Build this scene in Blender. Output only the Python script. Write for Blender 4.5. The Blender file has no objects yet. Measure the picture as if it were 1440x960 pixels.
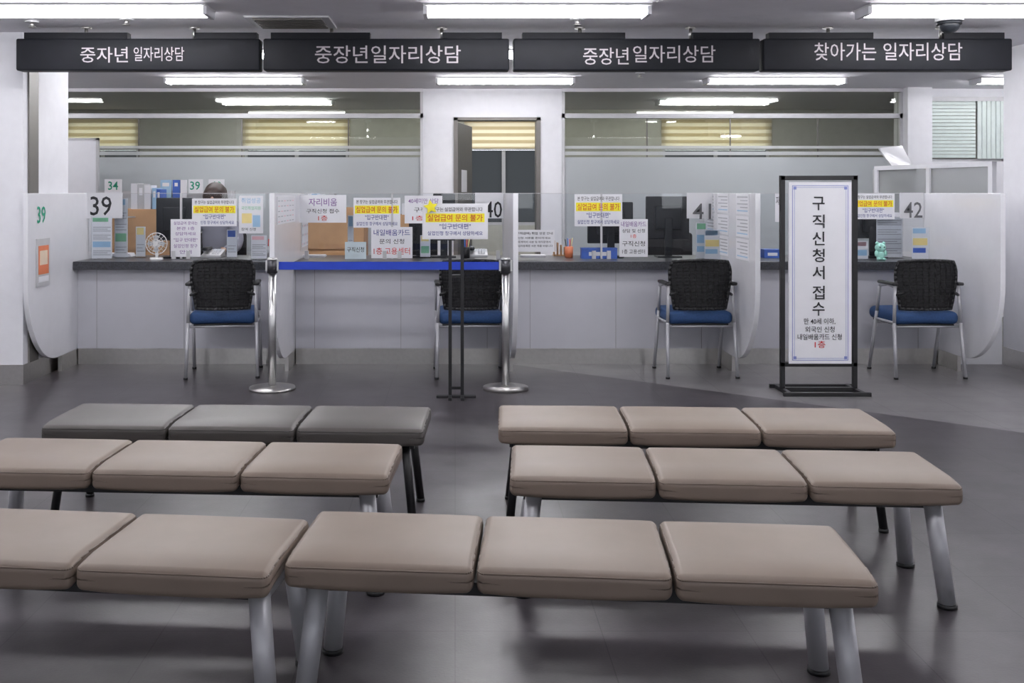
import bpy, bmesh, math, random
from mathutils import Vector, Matrix
random.seed(4)
H=1.35; F=1440.0; VX=640.0; VY=270.0; ZC=2.47
def X(px,d): return (px-VX)/F*d
def Z(py,d): return H-(py-VY)/F*d
S=bpy.context.scene
COL=S.collection

# ---------------------------------------------------------------- materials
MATS={}
def mat(name,col,rough=0.5,metal=0.0,var=0.04,scale=12,bump=0.0,emit=0.0,coat=0.0,spec=0.5):
    if name in MATS: return MATS[name]
    m=bpy.data.materials.new(name); m.use_nodes=True
    nt=m.node_tree; b=nt.nodes['Principled BSDF']
    b.inputs['Roughness'].default_value=rough; b.inputs['Metallic'].default_value=metal
    b.inputs['Specular IOR Level'].default_value=spec
    b.inputs['Coat Weight'].default_value=coat
    tc=nt.nodes.new('ShaderNodeTexCoord'); n=nt.nodes.new('ShaderNodeTexNoise')
    n.inputs['Scale'].default_value=scale; n.inputs['Detail'].default_value=4
    nt.links.new(tc.outputs['Object'],n.inputs['Vector'])
    r=nt.nodes.new('ShaderNodeValToRGB')
    r.color_ramp.elements[0].position=0.3; r.color_ramp.elements[1].position=0.7
    r.color_ramp.elements[0].color=[max(0,c*(1-var)) for c in col]+[1]
    r.color_ramp.elements[1].color=[min(1,c*(1+var)) for c in col]+[1]
    nt.links.new(n.outputs['Fac'],r.inputs['Fac']); nt.links.new(r.outputs['Color'],b.inputs['Base Color'])
    if bump>0:
        bp=nt.nodes.new('ShaderNodeBump'); bp.inputs['Strength'].default_value=bump; bp.inputs['Distance'].default_value=0.01
        nt.links.new(n.outputs['Fac'],bp.inputs['Height']); nt.links.new(bp.outputs['Normal'],b.inputs['Normal'])
    if emit>0:
        b.inputs['Emission Color'].default_value=list(col)+[1]; b.inputs['Emission Strength'].default_value=emit
    MATS[name]=m; return m
def glassmat(name,tint,refl=0.08,rough=0.02):
    m=bpy.data.materials.new(name); m.use_nodes=True; nt=m.node_tree; nt.nodes.clear()
    o=nt.nodes.new('ShaderNodeOutputMaterial'); t=nt.nodes.new('ShaderNodeBsdfTransparent'); g=nt.nodes.new('ShaderNodeBsdfGlossy')
    t.inputs['Color'].default_value=list(tint)+[1]; g.inputs['Roughness'].default_value=rough
    mx=nt.nodes.new('ShaderNodeMixShader'); lw=nt.nodes.new('ShaderNodeLayerWeight'); lw.inputs['Blend'].default_value=0.25
    ma=nt.nodes.new('ShaderNodeMath'); ma.operation='MULTIPLY_ADD'; ma.inputs[1].default_value=0.6; ma.inputs[2].default_value=refl
    nt.links.new(lw.outputs['Fresnel'],ma.inputs[0]); nt.links.new(ma.outputs[0],mx.inputs['Fac'])
    nt.links.new(t.outputs[0],mx.inputs[1]); nt.links.new(g.outputs[0],mx.inputs[2]); nt.links.new(mx.outputs[0],o.inputs['Surface'])
    MATS[name]=m; return m
def frostmat(name,col,tr=0.35,see=0.0):
    m=bpy.data.materials.new(name); m.use_nodes=True; nt=m.node_tree; nt.nodes.clear()
    o=nt.nodes.new('ShaderNodeOutputMaterial'); d=nt.nodes.new('ShaderNodeBsdfDiffuse'); t=nt.nodes.new('ShaderNodeBsdfTranslucent')
    tp=nt.nodes.new('ShaderNodeBsdfTransparent')
    for q in (d,t): q.inputs['Color'].default_value=list(col)+[1]
    mx=nt.nodes.new('ShaderNodeMixShader'); mx.inputs['Fac'].default_value=tr
    m2=nt.nodes.new('ShaderNodeMixShader'); m2.inputs['Fac'].default_value=see
    nt.links.new(d.outputs[0],mx.inputs[1]); nt.links.new(t.outputs[0],mx.inputs[2])
    nt.links.new(mx.outputs[0],m2.inputs[1]); nt.links.new(tp.outputs[0],m2.inputs[2]); nt.links.new(m2.outputs[0],o.inputs['Surface'])
    MATS[name]=m; return m
def floormat():
    m=bpy.data.materials.new('vinyl_floor'); m.use_nodes=True; nt=m.node_tree; b=nt.nodes['Principled BSDF']; L=nt.links.new
    tc=nt.nodes.new('ShaderNodeTexCoord')
    n1=nt.nodes.new('ShaderNodeTexNoise'); n1.inputs['Scale'].default_value=5; n1.inputs['Detail'].default_value=8; n1.inputs['Roughness'].default_value=0.65
    L(tc.outputs['Object'],n1.inputs['Vector'])
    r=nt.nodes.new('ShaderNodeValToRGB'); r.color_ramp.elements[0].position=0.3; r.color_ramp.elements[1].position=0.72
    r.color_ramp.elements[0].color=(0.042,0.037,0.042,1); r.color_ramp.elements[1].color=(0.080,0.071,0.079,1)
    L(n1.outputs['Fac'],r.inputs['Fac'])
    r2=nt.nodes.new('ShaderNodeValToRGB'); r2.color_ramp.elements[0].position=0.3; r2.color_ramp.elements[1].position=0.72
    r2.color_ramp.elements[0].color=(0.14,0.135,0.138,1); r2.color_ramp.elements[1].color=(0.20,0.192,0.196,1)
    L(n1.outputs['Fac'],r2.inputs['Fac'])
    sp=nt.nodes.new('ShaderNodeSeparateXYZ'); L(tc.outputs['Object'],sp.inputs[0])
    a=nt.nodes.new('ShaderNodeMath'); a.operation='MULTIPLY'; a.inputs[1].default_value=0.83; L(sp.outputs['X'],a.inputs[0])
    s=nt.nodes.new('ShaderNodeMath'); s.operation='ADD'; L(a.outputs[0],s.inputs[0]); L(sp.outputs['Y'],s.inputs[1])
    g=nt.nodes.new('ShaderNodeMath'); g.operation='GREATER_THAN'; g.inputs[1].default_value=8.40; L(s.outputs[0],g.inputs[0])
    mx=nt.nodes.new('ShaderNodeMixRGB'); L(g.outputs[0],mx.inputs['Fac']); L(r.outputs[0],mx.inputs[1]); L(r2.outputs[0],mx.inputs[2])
    br=nt.nodes.new('ShaderNodeTexBrick'); br.offset=0.0; br.inputs['Scale'].default_value=1.0; br.inputs['Brick Width'].default_value=0.45
    br.inputs['Row Height'].default_value=0.45; br.inputs['Mortar Size'].default_value=0.002; br.inputs['Mortar Smooth'].default_value=0.2
    br.inputs['Color1'].default_value=(1,1,1,1); br.inputs['Color2'].default_value=(0.88,0.88,0.88,1); br.inputs['Mortar'].default_value=(0.4,0.4,0.4,1)
    L(tc.outputs['Object'],br.inputs['Vector'])
    mu=nt.nodes.new('ShaderNodeMixRGB'); mu.blend_type='MULTIPLY'; mu.inputs['Fac'].default_value=1; L(mx.outputs[0],mu.inputs[1]); L(br.outputs['Color'],mu.inputs[2])
    L(mu.outputs[0],b.inputs['Base Color'])
    n2=nt.nodes.new('ShaderNodeTexNoise'); n2.inputs['Scale'].default_value=110; n2.inputs['Detail'].default_value=2; L(tc.outputs['Object'],n2.inputs['Vector'])
    n3=nt.nodes.new('ShaderNodeTexNoise'); n3.inputs['Scale'].default_value=3.0; n3.inputs['Detail'].default_value=2; L(tc.outputs['Object'],n3.inputs['Vector'])
    rr=nt.nodes.new('ShaderNodeMapRange'); rr.inputs['To Min'].default_value=0.27; rr.inputs['To Max'].default_value=0.33; L(n3.outputs['Fac'],rr.inputs['Value']); L(rr.outputs[0],b.inputs['Roughness'])
    bp=nt.nodes.new('ShaderNodeBump'); bp.inputs['Strength'].default_value=0.10; bp.inputs['Distance'].default_value=0.003
    L(n2.outputs['Fac'],bp.inputs['Height']); L(bp.outputs['Normal'],b.inputs['Normal'])
    b.inputs['Specular IOR Level'].default_value=0.45
    return m
def blindmat():
    m=bpy.data.materials.new('zebra_blind_fabric'); m.use_nodes=True; nt=m.node_tree; nt.nodes.clear(); L=nt.links.new
    o=nt.nodes.new('ShaderNodeOutputMaterial'); tc=nt.nodes.new('ShaderNodeTexCoord'); w=nt.nodes.new('ShaderNodeTexWave')
    w.bands_direction='Z'; w.inputs['Scale'].default_value=3.4; L(tc.outputs['Object'],w.inputs['Vector'])
    r=nt.nodes.new('ShaderNodeValToRGB'); r.color_ramp.elements[0].position=0.4; r.color_ramp.elements[1].position=0.6
    r.color_ramp.elements[0].color=(0.70,0.62,0.45,1); r.color_ramp.elements[1].color=(0.92,0.87,0.74,1); L(w.outputs['Fac'],r.inputs['Fac'])
    d=nt.nodes.new('ShaderNodeBsdfDiffuse'); t=nt.nodes.new('ShaderNodeBsdfTranslucent'); L(r.outputs[0],d.inputs['Color']); L(r.outputs[0],t.inputs['Color'])
    mx=nt.nodes.new('ShaderNodeMixShader'); mx.inputs['Fac'].default_value=0.6; L(d.outputs[0],mx.inputs[1]); L(t.outputs[0],mx.inputs[2]); L(mx.outputs[0],o.inputs['Surface'])
    return m

white=mat('white_wall_paint',(0.80,0.80,0.84),0.6,var=0.02)
lam=mat('white_laminate',(0.82,0.82,0.86),0.25,var=0.015,coat=0.3)
ceilm=mat('ceiling_paint',(0.72,0.71,0.75),0.8,var=0.02)
greyp=mat('grey_counter_laminate',(0.56,0.56,0.61),0.5,var=0.01)
seam=mat('dark_seam',(0.22,0.22,0.23),0.6)
stone=mat('dark_counter_stone',(0.045,0.047,0.055),0.3,var=0.5,scale=90)
steel=mat('brushed_steel',(0.60,0.585,0.57),0.3,1.0,scale=40)
chrome=mat('satin_post_steel',(0.68,0.68,0.68),0.28,1.0)
silver=mat('silver_paint',(0.46,0.46,0.49),0.4,0.3)
black=mat('black_satin_metal',(0.012,0.012,0.014),0.4)
signm=mat('sign_black_panel',(0.010,0.011,0.015),0.55,var=0.1,spec=.2)
bronze=mat('bronze_mullion',(0.16,0.15,0.14),0.45,0.3)
olive=mat('back_room_wall',(0.56,0.55,0.49),0.8)
beige=mat('beige_vinyl',(0.215,0.165,0.133),0.47,var=0.05,scale=8)
beige_s=mat('beige_piping',(0.16,0.12,0.095),0.5)
gvin=mat('grey_vinyl',(0.082,0.073,0.069),0.45,var=0.04,scale=8)
gvin_s=mat('grey_piping',(0.055,0.05,0.047),0.5)
blue=mat('blue_seat_fabric',(0.016,0.055,0.16),0.75,var=0.15,scale=80)
belt=mat('blue_belt_webbing',(0.012,0.05,0.48),0.5)
paper=mat('paper_white',(0.82,0.82,0.86),0.6,var=0.01)
wood=mat('orange_wood',(0.55,0.32,0.16),0.5,var=0.15,scale=5)
dark=mat('monitor_black',(0.012,0.014,0.018),0.4,spec=.3)
lgrey=mat('light_grey_plastic',(0.55,0.55,0.57),0.4)
glass=glassmat('clear_acrylic',(0.96,0.97,0.98),0.01)
bglass=glassmat('office_glass',(0.86,0.88,0.84),0.05)
clearg=glassmat('window_glass',(0.95,0.95,0.95),0.03)
frost=frostmat('frosted_film',(0.60,0.63,0.65),0.3)
frosts=frostmat('frost_stripe',(0.75,0.77,0.78),0.3,0.3)
greyg=frostmat('obscured_daylight_glass',(0.10,0.105,0.11),0.9,0.04)  # grey tint added to dim the sky, standing in for the building outside
blindm=blindmat()
emit=mat('lamp_tube',(0.99,0.98,1),0.5,emit=44.0,var=0)
ink=mat('ink_black',(0.02,0.02,0.025),0.7); inkr=mat('ink_red',(0.6,0.03,0.03),0.7); inkb=mat('ink_navy',(0.03,0.04,0.25),0.7)
inkp=mat('ink_purple',(0.25,0.12,0.35),0.7); inkg=mat('ink_green',(0.02,0.30,0.18),0.7); yel=mat('highlight_yellow',(0.9,0.8,0.03),0.6)
signt=mat('sign_letters',(0.44,0.40,0.43),0.5)
skin=mat('skin',(0.55,0.34,0.25),0.55); hair=mat('dark_brown_hair',(0.03,0.014,0.011),0.5,var=0.4,scale=40); shirt=mat('grey_cardigan',(0.25,0.25,0.30),0.85); pants=mat('dark_trousers',(0.03,0.03,0.05),0.85)
mesh_m=mat('black_mesh_back',(0.012,0.012,0.014),0.6,var=0.5,scale=160,spec=.3)
def cm(name,c,r=0.5): return mat(name,c,r)
c_or=cm('print_orange',(0.75,0.22,0.10)); c_lb=cm('print_light_blue',(0.35,0.55,0.75)); c_bl=cm('print_blue',(0.05,0.13,0.5)); c_mint=cm('mint_plush',(0.40,0.75,0.66),0.9)
c_gr=cm('print_green',(0.25,0.55,0.35)); c_pk=cm('print_pink',(0.8,0.5,0.55)); c_ye=cm('print_yellow',(0.85,0.7,0.3)); c_rd=cm('print_red',(0.6,0.05,0.05)); g_=cm('print_grey',(0.42,0.42,0.46))

# ---------------------------------------------------------------- builders
def empty(name,loc=(0,0,0),rz=0,parent=None):
    e=bpy.data.objects.new(name,None); COL.objects.link(e); e.location=loc; e.rotation_euler=(0,0,rz); e.empty_display_size=0.1
    if parent: e.parent=parent
    return e
class MB:
    def __init__(s): s.v=[]; s.f=[]; s.m=[]; s.sm=[]; s.ml=[]
    def mi(s,m):
        if m not in s.ml: s.ml.append(m)
        return s.ml.index(m)
    def add(s,vs,fs,m,smooth=False):
        o=len(s.v); s.v+= [tuple(v) for v in vs]; i=s.mi(m)
        for f in fs: s.f.append([a+o for a in f]); s.m.append(i); s.sm.append(smooth)
        return s
    def box(s,x0,x1,y0,y1,z0,z1,m):
        vs=[(x,y,z) for x in (x0,x1) for y in (y0,y1) for z in (z0,z1)]
        return s.add(vs,[(0,1,3,2),(4,6,7,5),(0,4,5,1),(2,3,7,6),(0,2,6,4),(1,5,7,3)],m)
    def cyl(s,p0,p1,r0,r1=None,m=None,n=16):
        r1=r0 if r1 is None else r1
        p0=Vector(p0);p1=Vector(p1);d=(p1-p0).normalized()
        a=d.orthogonal().normalized(); b=d.cross(a)
        vs=[];
        for p,r in ((p0,r0),(p1,r1)):
            for i in range(n):
                t=2*math.pi*i/n; vs.append(p+a*math.cos(t)*r+b*math.sin(t)*r)
        s.add(vs,[(i,(i+1)%n,n+(i+1)%n,n+i) for i in range(n)],m,True)
        s.add(vs[:n],[tuple(range(n))[::-1]],m); s.add(vs[n:],[tuple(range(n))],m); return s
    def sph(s,c,r,m,n=12,k=8):
        if not hasattr(r,'__len__'): r=(r,r,r)
        vs=[];fs=[]
        for j in range(k+1):
            ph=math.pi*j/k
            for i in range(n):
                t=2*math.pi*i/n; vs.append((c[0]+r[0]*math.sin(ph)*math.cos(t),c[1]+r[1]*math.sin(ph)*math.sin(t),c[2]+r[2]*math.cos(ph)))
        for j in range(k):
            for i in range(n): fs.append((j*n+i,(j+1)*n+i,(j+1)*n+(i+1)%n,j*n+(i+1)%n))
        return s.add(vs,fs,m,True)
    def tube(s,pts,r,m,n=10,closed=False):
        L=list(pts)
        if closed: L.append(L[0])
        for a,b in zip(L[:-1],L[1:]):
            s.cyl(a,b,r,r,m,n)
            if r>0.006: s.sph(b,r,m,n,6)
        return s
    def prism(s,poly,axis,a0,a1,m):
        def P(u,w,a):
            return {'x':(a,u,w),'y':(u,a,w),'z':(u,w,a)}[axis]
        n=len(poly); vs=[P(u,w,a0) for u,w in poly]+[P(u,w,a1) for u,w in poly]
        fs=[tuple(range(n))[::-1],tuple(range(n,2*n))]+[(i,(i+1)%n,n+(i+1)%n,n+i) for i in range(n)]
        return s.add(vs,fs,m)
    def rbox(s,c,h,r,m,deform=None,seg=4,mid=6):
        ax=[]
        for k in range(3):
            hh=h[k]; rr=min(r,hh*0.98); a=[-hh+rr*i/seg for i in range(seg)]
            a+= [-(hh-rr)+2*(hh-rr)*i/mid for i in range(mid+1)]; a+=[hh-rr+rr*(i+1)/seg for i in range(seg)]; ax.append(a)
        vs=[];fs=[]
        for k in range(3):
            u,w=(k+1)%3,(k+2)%3
            for sg in (-1,1):
                o=len(vs); nu,nw=len(ax[u]),len(ax[w])
                for i in range(nu):
                    for j in range(nw):
                        p=[0,0,0]; p[k]=sg*h[k]; p[u]=ax[u][i]; p[w]=ax[w][j]
                        q=[max(-(h[t]-min(r,h[t]*.98)),min(h[t]-min(r,h[t]*.98),p[t])) for t in range(3)]
                        dv=Vector(p)-Vector(q); dv.normalize(); pp=Vector(q)+dv*min(r,min(h)*.98)
                        vs.append(pp)
                for i in range(nu-1):
                    for j in range(nw-1):
                        f=(o+i*nw+j,o+(i+1)*nw+j,o+(i+1)*nw+j+1,o+i*nw+j+1)
                        fs.append(f if sg>0 else f[::-1])
        if deform: vs=[Vector(deform(v)) for v in vs]
        vs=[v+Vector(c) for v in vs]
        return s.add(vs,fs,m,True)
    def obj(s,name,parent=None,bevel=0,weld=True):
        me=bpy.data.meshes.new(name); me.from_pydata(s.v,[],s.f)
        for m in s.ml: me.materials.append(m)
        for p,i,sm in zip(me.polygons,s.m,s.sm): p.material_index=i; p.use_smooth=sm
        if weld:
            bm=bmesh.new(); bm.from_mesh(me); bmesh.ops.remove_doubles(bm,verts=bm.verts,dist=1e-5); bmesh.ops.recalc_face_normals(bm,faces=bm.faces); bm.to_mesh(me); bm.free()
        me.update()
        o=bpy.data.objects.new(name,me); COL.objects.link(o)
        if parent: o.parent=parent
        if bevel:
            b=o.modifiers.new('bev','BEVEL'); b.width=bevel; b.segments=2; b.limit_method='ANGLE'; b.angle_limit=math.radians(50)
        return o

TC={}
def textfit(body,x0,x1,z0,z1,y,m,parent=None,plane='xz',bold=0.0,name='lettering'):
    """flat lettering filling the rectangle, facing -Y (plane xz) or +X (plane yz)"""
    key=(body,bold)
    if key not in TC:
        cu=bpy.data.curves.new('t','FONT'); cu.body=body; cu.resolution_u=2; cu.offset=bold
        to=bpy.data.objects.new('t',cu)
        me=bpy.data.meshes.new_from_object(to)
        if len(me.vertices)==0:
            COL.objects.link(to); bpy.context.view_layer.update()
            me=bpy.data.meshes.new_from_object(to.evaluated_get(bpy.context.evaluated_depsgraph_get()))
        bpy.data.objects.remove(to); TC[key]=me
    me=TC[key].copy()
    if len(me.vertices)==0: return None
    xs=[v.co.x for v in me.vertices]; ys=[v.co.y for v in me.vertices]
    a,b,c,d=min(xs),max(xs),min(ys),max(ys)
    for v in me.vertices:
        u=x0+(v.co.x-a)/(b-a+1e-9)*(x1-x0); w=z0+(v.co.y-c)/(d-c+1e-9)*(z1-z0)
        v.co=(u,y,w) if plane=='xz' else (y,u,w)
    me.materials.clear(); me.materials.append(m); me.name=name
    o=bpy.data.objects.new(name,me); COL.objects.link(o)
    if parent: o.parent=parent
    return o

def notice(x0,y0,x1,y1,d,lines,name='notice_sheet',bg=None,th=0.002,parent=None):
    """sheet with lines: (text,mat,fy0,fy1,fx0,fx1,highlight)"""
    e=parent or empty(name)
    a,b,zt,zb=X(x0,d),X(x1,d),Z(y0,d),Z(y1,d)
    mb=MB(); mb.box(a,b,d,d+th,zb,zt,bg or paper)
    for L in lines:
        t,m,f0,f1,g0,g1=L[:6]
        if len(L)>6 and L[6]: mb.box(a+(b-a)*(g0-.03),a+(b-a)*(g1+.03),d-.0006,d,zt-(zt-zb)*(f1+.03),zt-(zt-zb)*(f0-.03),L[6])
    mb.obj('sheet',e)
    for L in lines:
        t,m,f0,f1,g0,g1=L[:6]
        if t is None: continue
        textfit(t,a+(b-a)*g0,a+(b-a)*g1,zt-(zt-zb)*f1,zt-(zt-zb)*f0,d-.0012,m,e,bold=0.006)
    return e

# ---------------------------------------------------------------- room shell
WL,WR,YF,YB=-5.4,7.0,-2.5,11.1
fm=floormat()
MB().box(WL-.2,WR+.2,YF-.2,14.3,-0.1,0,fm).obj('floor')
MB().box(WL-.2,WR+.2,YF-.2,14.3,ZC,ZC+.1,ceilm).obj('ceiling')
MB().box(WL-.15,WL,YF,YB,0,ZC,white).obj('wall_left')
MB().box(WR,WR+.15,YF,YB,0,ZC,white).obj('wall_right')
mb=MB(); mb.box(WL,WR,YF-.15,YF,0,1.0,white); mb.box(WL,WR,YF-.15,YF,2.1,ZC,white)
fill_windows=[(-4.4,-2.6),(-.3,1.5),(3.8,5.6)]; xs=WL  # unseen window openings, added behind the camera to light the counter fronts
for a,b in fill_windows: mb.box(xs,a,YF-.15,YF,1.0,2.1,white); xs=b
mb.box(xs,WR,YF-.15,YF,1.0,2.1,white); mb.obj('wall_front')
for i,(a,b) in enumerate(fill_windows):
    mb=MB()
    for q in ((a,a+.05,1.0,2.1),(b-.05,b,1.0,2.1),((a+b)/2-.025,(a+b)/2+.025,1.0,2.1),(a,b,1.0,1.05),(a,b,2.05,2.1)): mb.box(q[0],q[1],YF-.1,YF-.04,q[2],q[3],lgrey)
    mb.obj('window_%d'%(i+9))
def pillar(x0,x1,y0,y1,strip=None):
    e=empty('pillar'); m=MB(); m.box(x0,x1,y0,y1,0.14,ZC,white); m.obj('shaft',e)
    MB().box(x0-.004,x1+.004,y0-.004,y1+.004,0,0.14,steel).obj('steel_base',e)
    if strip: MB().box(x1,x1+.012,strip[0],strip[1],0.14,ZC,bronze).obj('corner_strip',e)
pillar(-5.35,-3.03,7.18,8.02,(7.26,7.42))
pillar(4.3,6.9,6.8,8.03)
d=YB
cx0,cx1=X(595,d),X(790,d); dx0,dx1=X(638,d),X(760,d); dz=Z(165,d)
mb=MB(); mb.box(cx0,dx0,d,d+.2,0,ZC,white); mb.box(dx1,cx1,d,d+.2,0,ZC,white); mb.box(dx0,dx1,d,d+.2,dz,ZC,white); mb.obj('wall_back')
wx0,wx1=X(1268,d),X(1302,d)
MB().box(wx0,wx1,d-.15,d+.2,0,ZC,white).obj('wall_back_pier')
mb=MB(); mb.box(wx1,WR,d,d+.15,0,Z(227,d),white); mb.box(wx1,WR,d,d+.15,Z(136,d),ZC,white); mb.box(X(1412,d),WR,d,d+.15,Z(227,d),Z(136,d),white); mb.obj('wall_back_right')
e=empty('door_1'); mb=MB(); f=.045
mb.box(dx0,dx0+f,d-.02,d+.2,0,dz,bronze); mb.box(dx1-f,dx1,d-.02,d+.2,0,dz,bronze); mb.box(dx0,dx1,d-.02,d+.2,dz-f*.7,dz,bronze); mb.obj('frame',e)
lf=empty('leaf',(dx0+f,d+.2,0),math.radians(78),e)
mb=MB(); mb.box(0,.82,0,.04,0.01,dz-.04,mat('door_leaf_grey',(.10,.095,.09),.5)); mb.cyl((.74,-.06,1.0),(.74,0,1.0),.012,None,steel); mb.cyl((.74,-.06,1.0),(.62,-.06,1.0),.01,None,steel); mb.box(.2,.5,-.003,0,1.35,1.6,paper); mb.obj('leaf_panel',lf)
def glasswall(x0,x1,joints,nm):
    e=empty(nm); hz=Z(163,d)
    mb=MB(); mb.box(x0,x1,d-.03,d+.05,hz-.025,hz+.025,lgrey); mb.box(x0,x1,d-.03,d+.05,Z(128,d)-.01,ZC,ceilm); mb.box(x0,x1,d-.03,d+.05,0,.1,bronze)
    for j in joints: mb.box(j-.006,j+.006,d,d+.012,.1,hz,bronze)
    mb.box(x0,x0+.03,d-.03,d+.05,0,ZC-.04,lgrey); mb.box(x1-.03,x1,d-.03,d+.05,0,ZC-.04,lgrey); mb.obj('mullions',e)
    MB().box(x0,x1,d+.004,d+.012,.1,Z(128,d),bglass).obj('glazing',e)
    mb=MB(); mb.box(x0,x1,d-.003,d+.001,.1,Z(221,d),frost); mb.box(x0,x1,d-.003,d+.001,Z(218,d),Z(213,d),frosts); mb.box(x0,x1,d-.003,d+.001,Z(209,d),Z(205,d),frosts); mb.obj('frost_film',e)
glasswall(WL,cx0,[X(195,d),X(340,d),X(490,d)],'window_1')
glasswall(cx1,wx0,[X(910,d),X(1027,d),X(1150,d)],'window_2')
D2=13.9
wins=[(-5.3,-4.3),(X(343,D2),X(490,D2)),(X(655,D2),X(762,D2)),(X(932,D2),X(1083,D2))]
zt,zb=2.33,0.9; zm=Z(209,D2)-.02
mb=MB(); mb.box(WL,WR,D2,D2+.15,0,zb,olive); mb.box(WL,WR,D2,D2+.15,zt,ZC,olive)
xs=WL
for a,b in wins: mb.box(xs,a,D2,D2+.15,zb,zt,olive); xs=b
mb.box(xs,WR,D2,D2+.15,zb,zt,olive); mb.obj('wall_outer')
MB().box(WL-.15,WL,YB+.06,D2,0,ZC,olive).obj('wall_left_backroom'); MB().box(WR,WR+.15,YB+.16,D2,0,ZC,olive).obj('wall_right_backroom')
for i,(a,b) in enumerate(wins):
    e=empty('window_%d'%(i+4)); mb=MB(); t=.04
    mb.box(a,a+t,D2+.04,D2+.1,zb,zt,lgrey); mb.box(b-t,b,D2+.04,D2+.1,zb,zt,lgrey); mb.box(a,b,D2+.04,D2+.1,zb,zb+t,lgrey); mb.box(a,b,D2+.04,D2+.1,zt-t,zt,lgrey); mb.box((a+b)/2-.025,(a+b)/2+.025,D2+.04,D2+.1,zb,zm,lgrey); mb.obj('frame',e)
    MB().box(a,b,D2+.06,D2+.07,zb,zm,greyg).obj('pane_lower',e); MB().box(a,b,D2+.06,D2+.07,zm,zt,clearg).obj('pane_upper',e)
    e=empty('roller_blind'); mb=MB(); mb.box(a-.02,b+.02,D2-.012,D2-.008,Z(209,D2),zt+.02,blindm); mb.obj('fabric',e)
    mb=MB(); mb.box(a-.03,b+.03,D2-.06,D2-.001,zt+.02,zt+.09,lgrey); mb.box(a-.02,b+.02,D2-.018,D2-.003,Z(209,D2)-.02,Z(209,D2),lgrey); mb.obj('cassette',e)
e=empty('window_3'); a,b=wx1,X(1412,d); zt,zb=Z(136,d),Z(227,d); mb=MB(); t=.03
mb.box(a,a+t,d,d+.08,zb,zt,lgrey); mb.box(b-t,b,d,d+.08,zb,zt,lgrey); mb.box(a,b,d,d+.08,zb,zb+t,lgrey); mb.box(a,b,d,d+.08,zt-t,zt,lgrey); mb.obj('frame',e)
MB().box(a,b,d+.03,d+.036,zb,zt,clearg).obj('pane',e)
e=empty('slatted_blind'); mb=MB(); sl=mat('pale_green_slat',(.62,.70,.67),.5); 
zz=zb+.04; xm=a+.62*(b-a)
while zz<zt-.05: mb.box(a+.03,xm,d-.03,d-.016,zz,zz+.033,sl); zz+=.038
xx=xm+.02
while xx<b-.05: mb.box(xx,xx+.044,d-.03,d-.016,zb+.03,zt-.05,sl); xx+=.05
mb.box(a+.03,b-.03,d-.035,d-.001,zt-.05,zt-.01,lgrey); mb.obj('slats',e)

# ---------------------------------------------------------------- ceiling things
def fixture(cx,cy):
    e=empty('ceiling_light'); l,w=.68,.13; mb=MB()
    mb.box(cx-l,cx+l,cy-w,cy+w,ZC-.012,ZC,lgrey)
    for s in (-1,1): mb.box(cx+s*(l-.012)-.012,cx+s*(l-.012)+.012,cy-w*.8,cy+w*.8,ZC-.06,ZC-.012,lam)
    mb.obj('housing',e)
    mb=MB()
    for s in (-1,1): mb.cyl((cx-l+.025,cy+s*.075,ZC-.038),(cx+l-.025,cy+s*.075,ZC-.038),.0135,None,emit,8)
    mb.obj('tubes',e)
for cy in (2.35,4.3,6.2,8.14,10.08,12.5):
    for n in (-2,-1,0,1,2):
        cx=.49+2.65*n
        if abs(cy-8.14)<.1 and (cx<-3.5 or cx>4.2): continue
        if cy>12 and n in (-2,2): continue  # back-room row is added to brighten the blinds and the glazing
        fixture(cx,cy)
e=empty('ceiling_vent'); mb=MB(); cx,cy=X(410,6.72),6.72
mb.box(cx-.27,cx+.27,cy-.22,cy+.22,ZC-.012,ZC,lgrey)
for i in range(7): mb.box(cx-.22,cx+.22,cy-.18+i*.055,cy-.155+i*.055,ZC-.022,ZC-.012,bronze)
mb.obj('grille',e)
def sprinkler(cx,cy):
    mb=MB(); mb.cyl((cx,cy,ZC-.012),(cx,cy,ZC),.045,None,lgrey); mb.cyl((cx,cy,ZC-.04),(cx,cy,ZC-.012),.014,None,steel); mb.cyl((cx,cy,ZC-.045),(cx,cy,ZC-.04),.025,None,steel); mb.obj('ceiling_sprinkler')
sprinkler(X(178,6.6),6.6); sprinkler(X(45,6.7),6.7); sprinkler(X(812,6.6),6.6); sprinkler(X(900,9.6),9.6)
cx,cy=X(1335,6.55),6.55
mb=MB(); mb.cyl((cx,cy,ZC-.03),(cx,cy,ZC),.085,None,lgrey,24); mb.cyl((cx,cy,ZC-.05),(cx,cy,ZC-.03),.075,None,dark,24); mb.sph((cx,cy,ZC-.05),(.065,.065,.055),dark,20,10); mb.obj('security_dome_camera')

# ---------------------------------------------------------------- hanging signs
ds=6.9
def sign(x0,x1,texts,rails):
    e=empty('hanging_sign'); a,b=X(x0,ds),X(x1,ds); zt,zb=Z(54,ds),Z(99,ds)
    mb=MB(); mb.rbox(((a+b)/2,ds+.06,(zt+zb)/2),((b-a)/2,.06,(zt-zb)/2),.012,signm,seg=2,mid=2)
    mb.obj('box',e)
    mb=MB()
    for r0,r1 in rails: mb.box(X(r0,ds),X(r1,ds),ds+.02,ds+.1,zt-.002,Z(45,ds),signm)
    for p in (x0+95,x1-95): mb.cyl((X(p,ds),ds+.06,zt),(X(p,ds),ds+.06,ZC),.012,None,steel); mb.cyl((X(p,ds),ds+.06,ZC-.012),(X(p,ds),ds+.06,ZC),.035,None,steel)
    mb.obj('rail',e)
    for t,p0,p1,q0,q1 in texts: textfit(t,X(p0,ds),X(p1,ds),Z(q1,ds),Z(q0,ds),ds-.002,signt,e,bold=.003)
sign(22,365,[('중자년',113,180,66,88),('일자리상담',188,259,66,86)],[(32,178),(272,360)])
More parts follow.
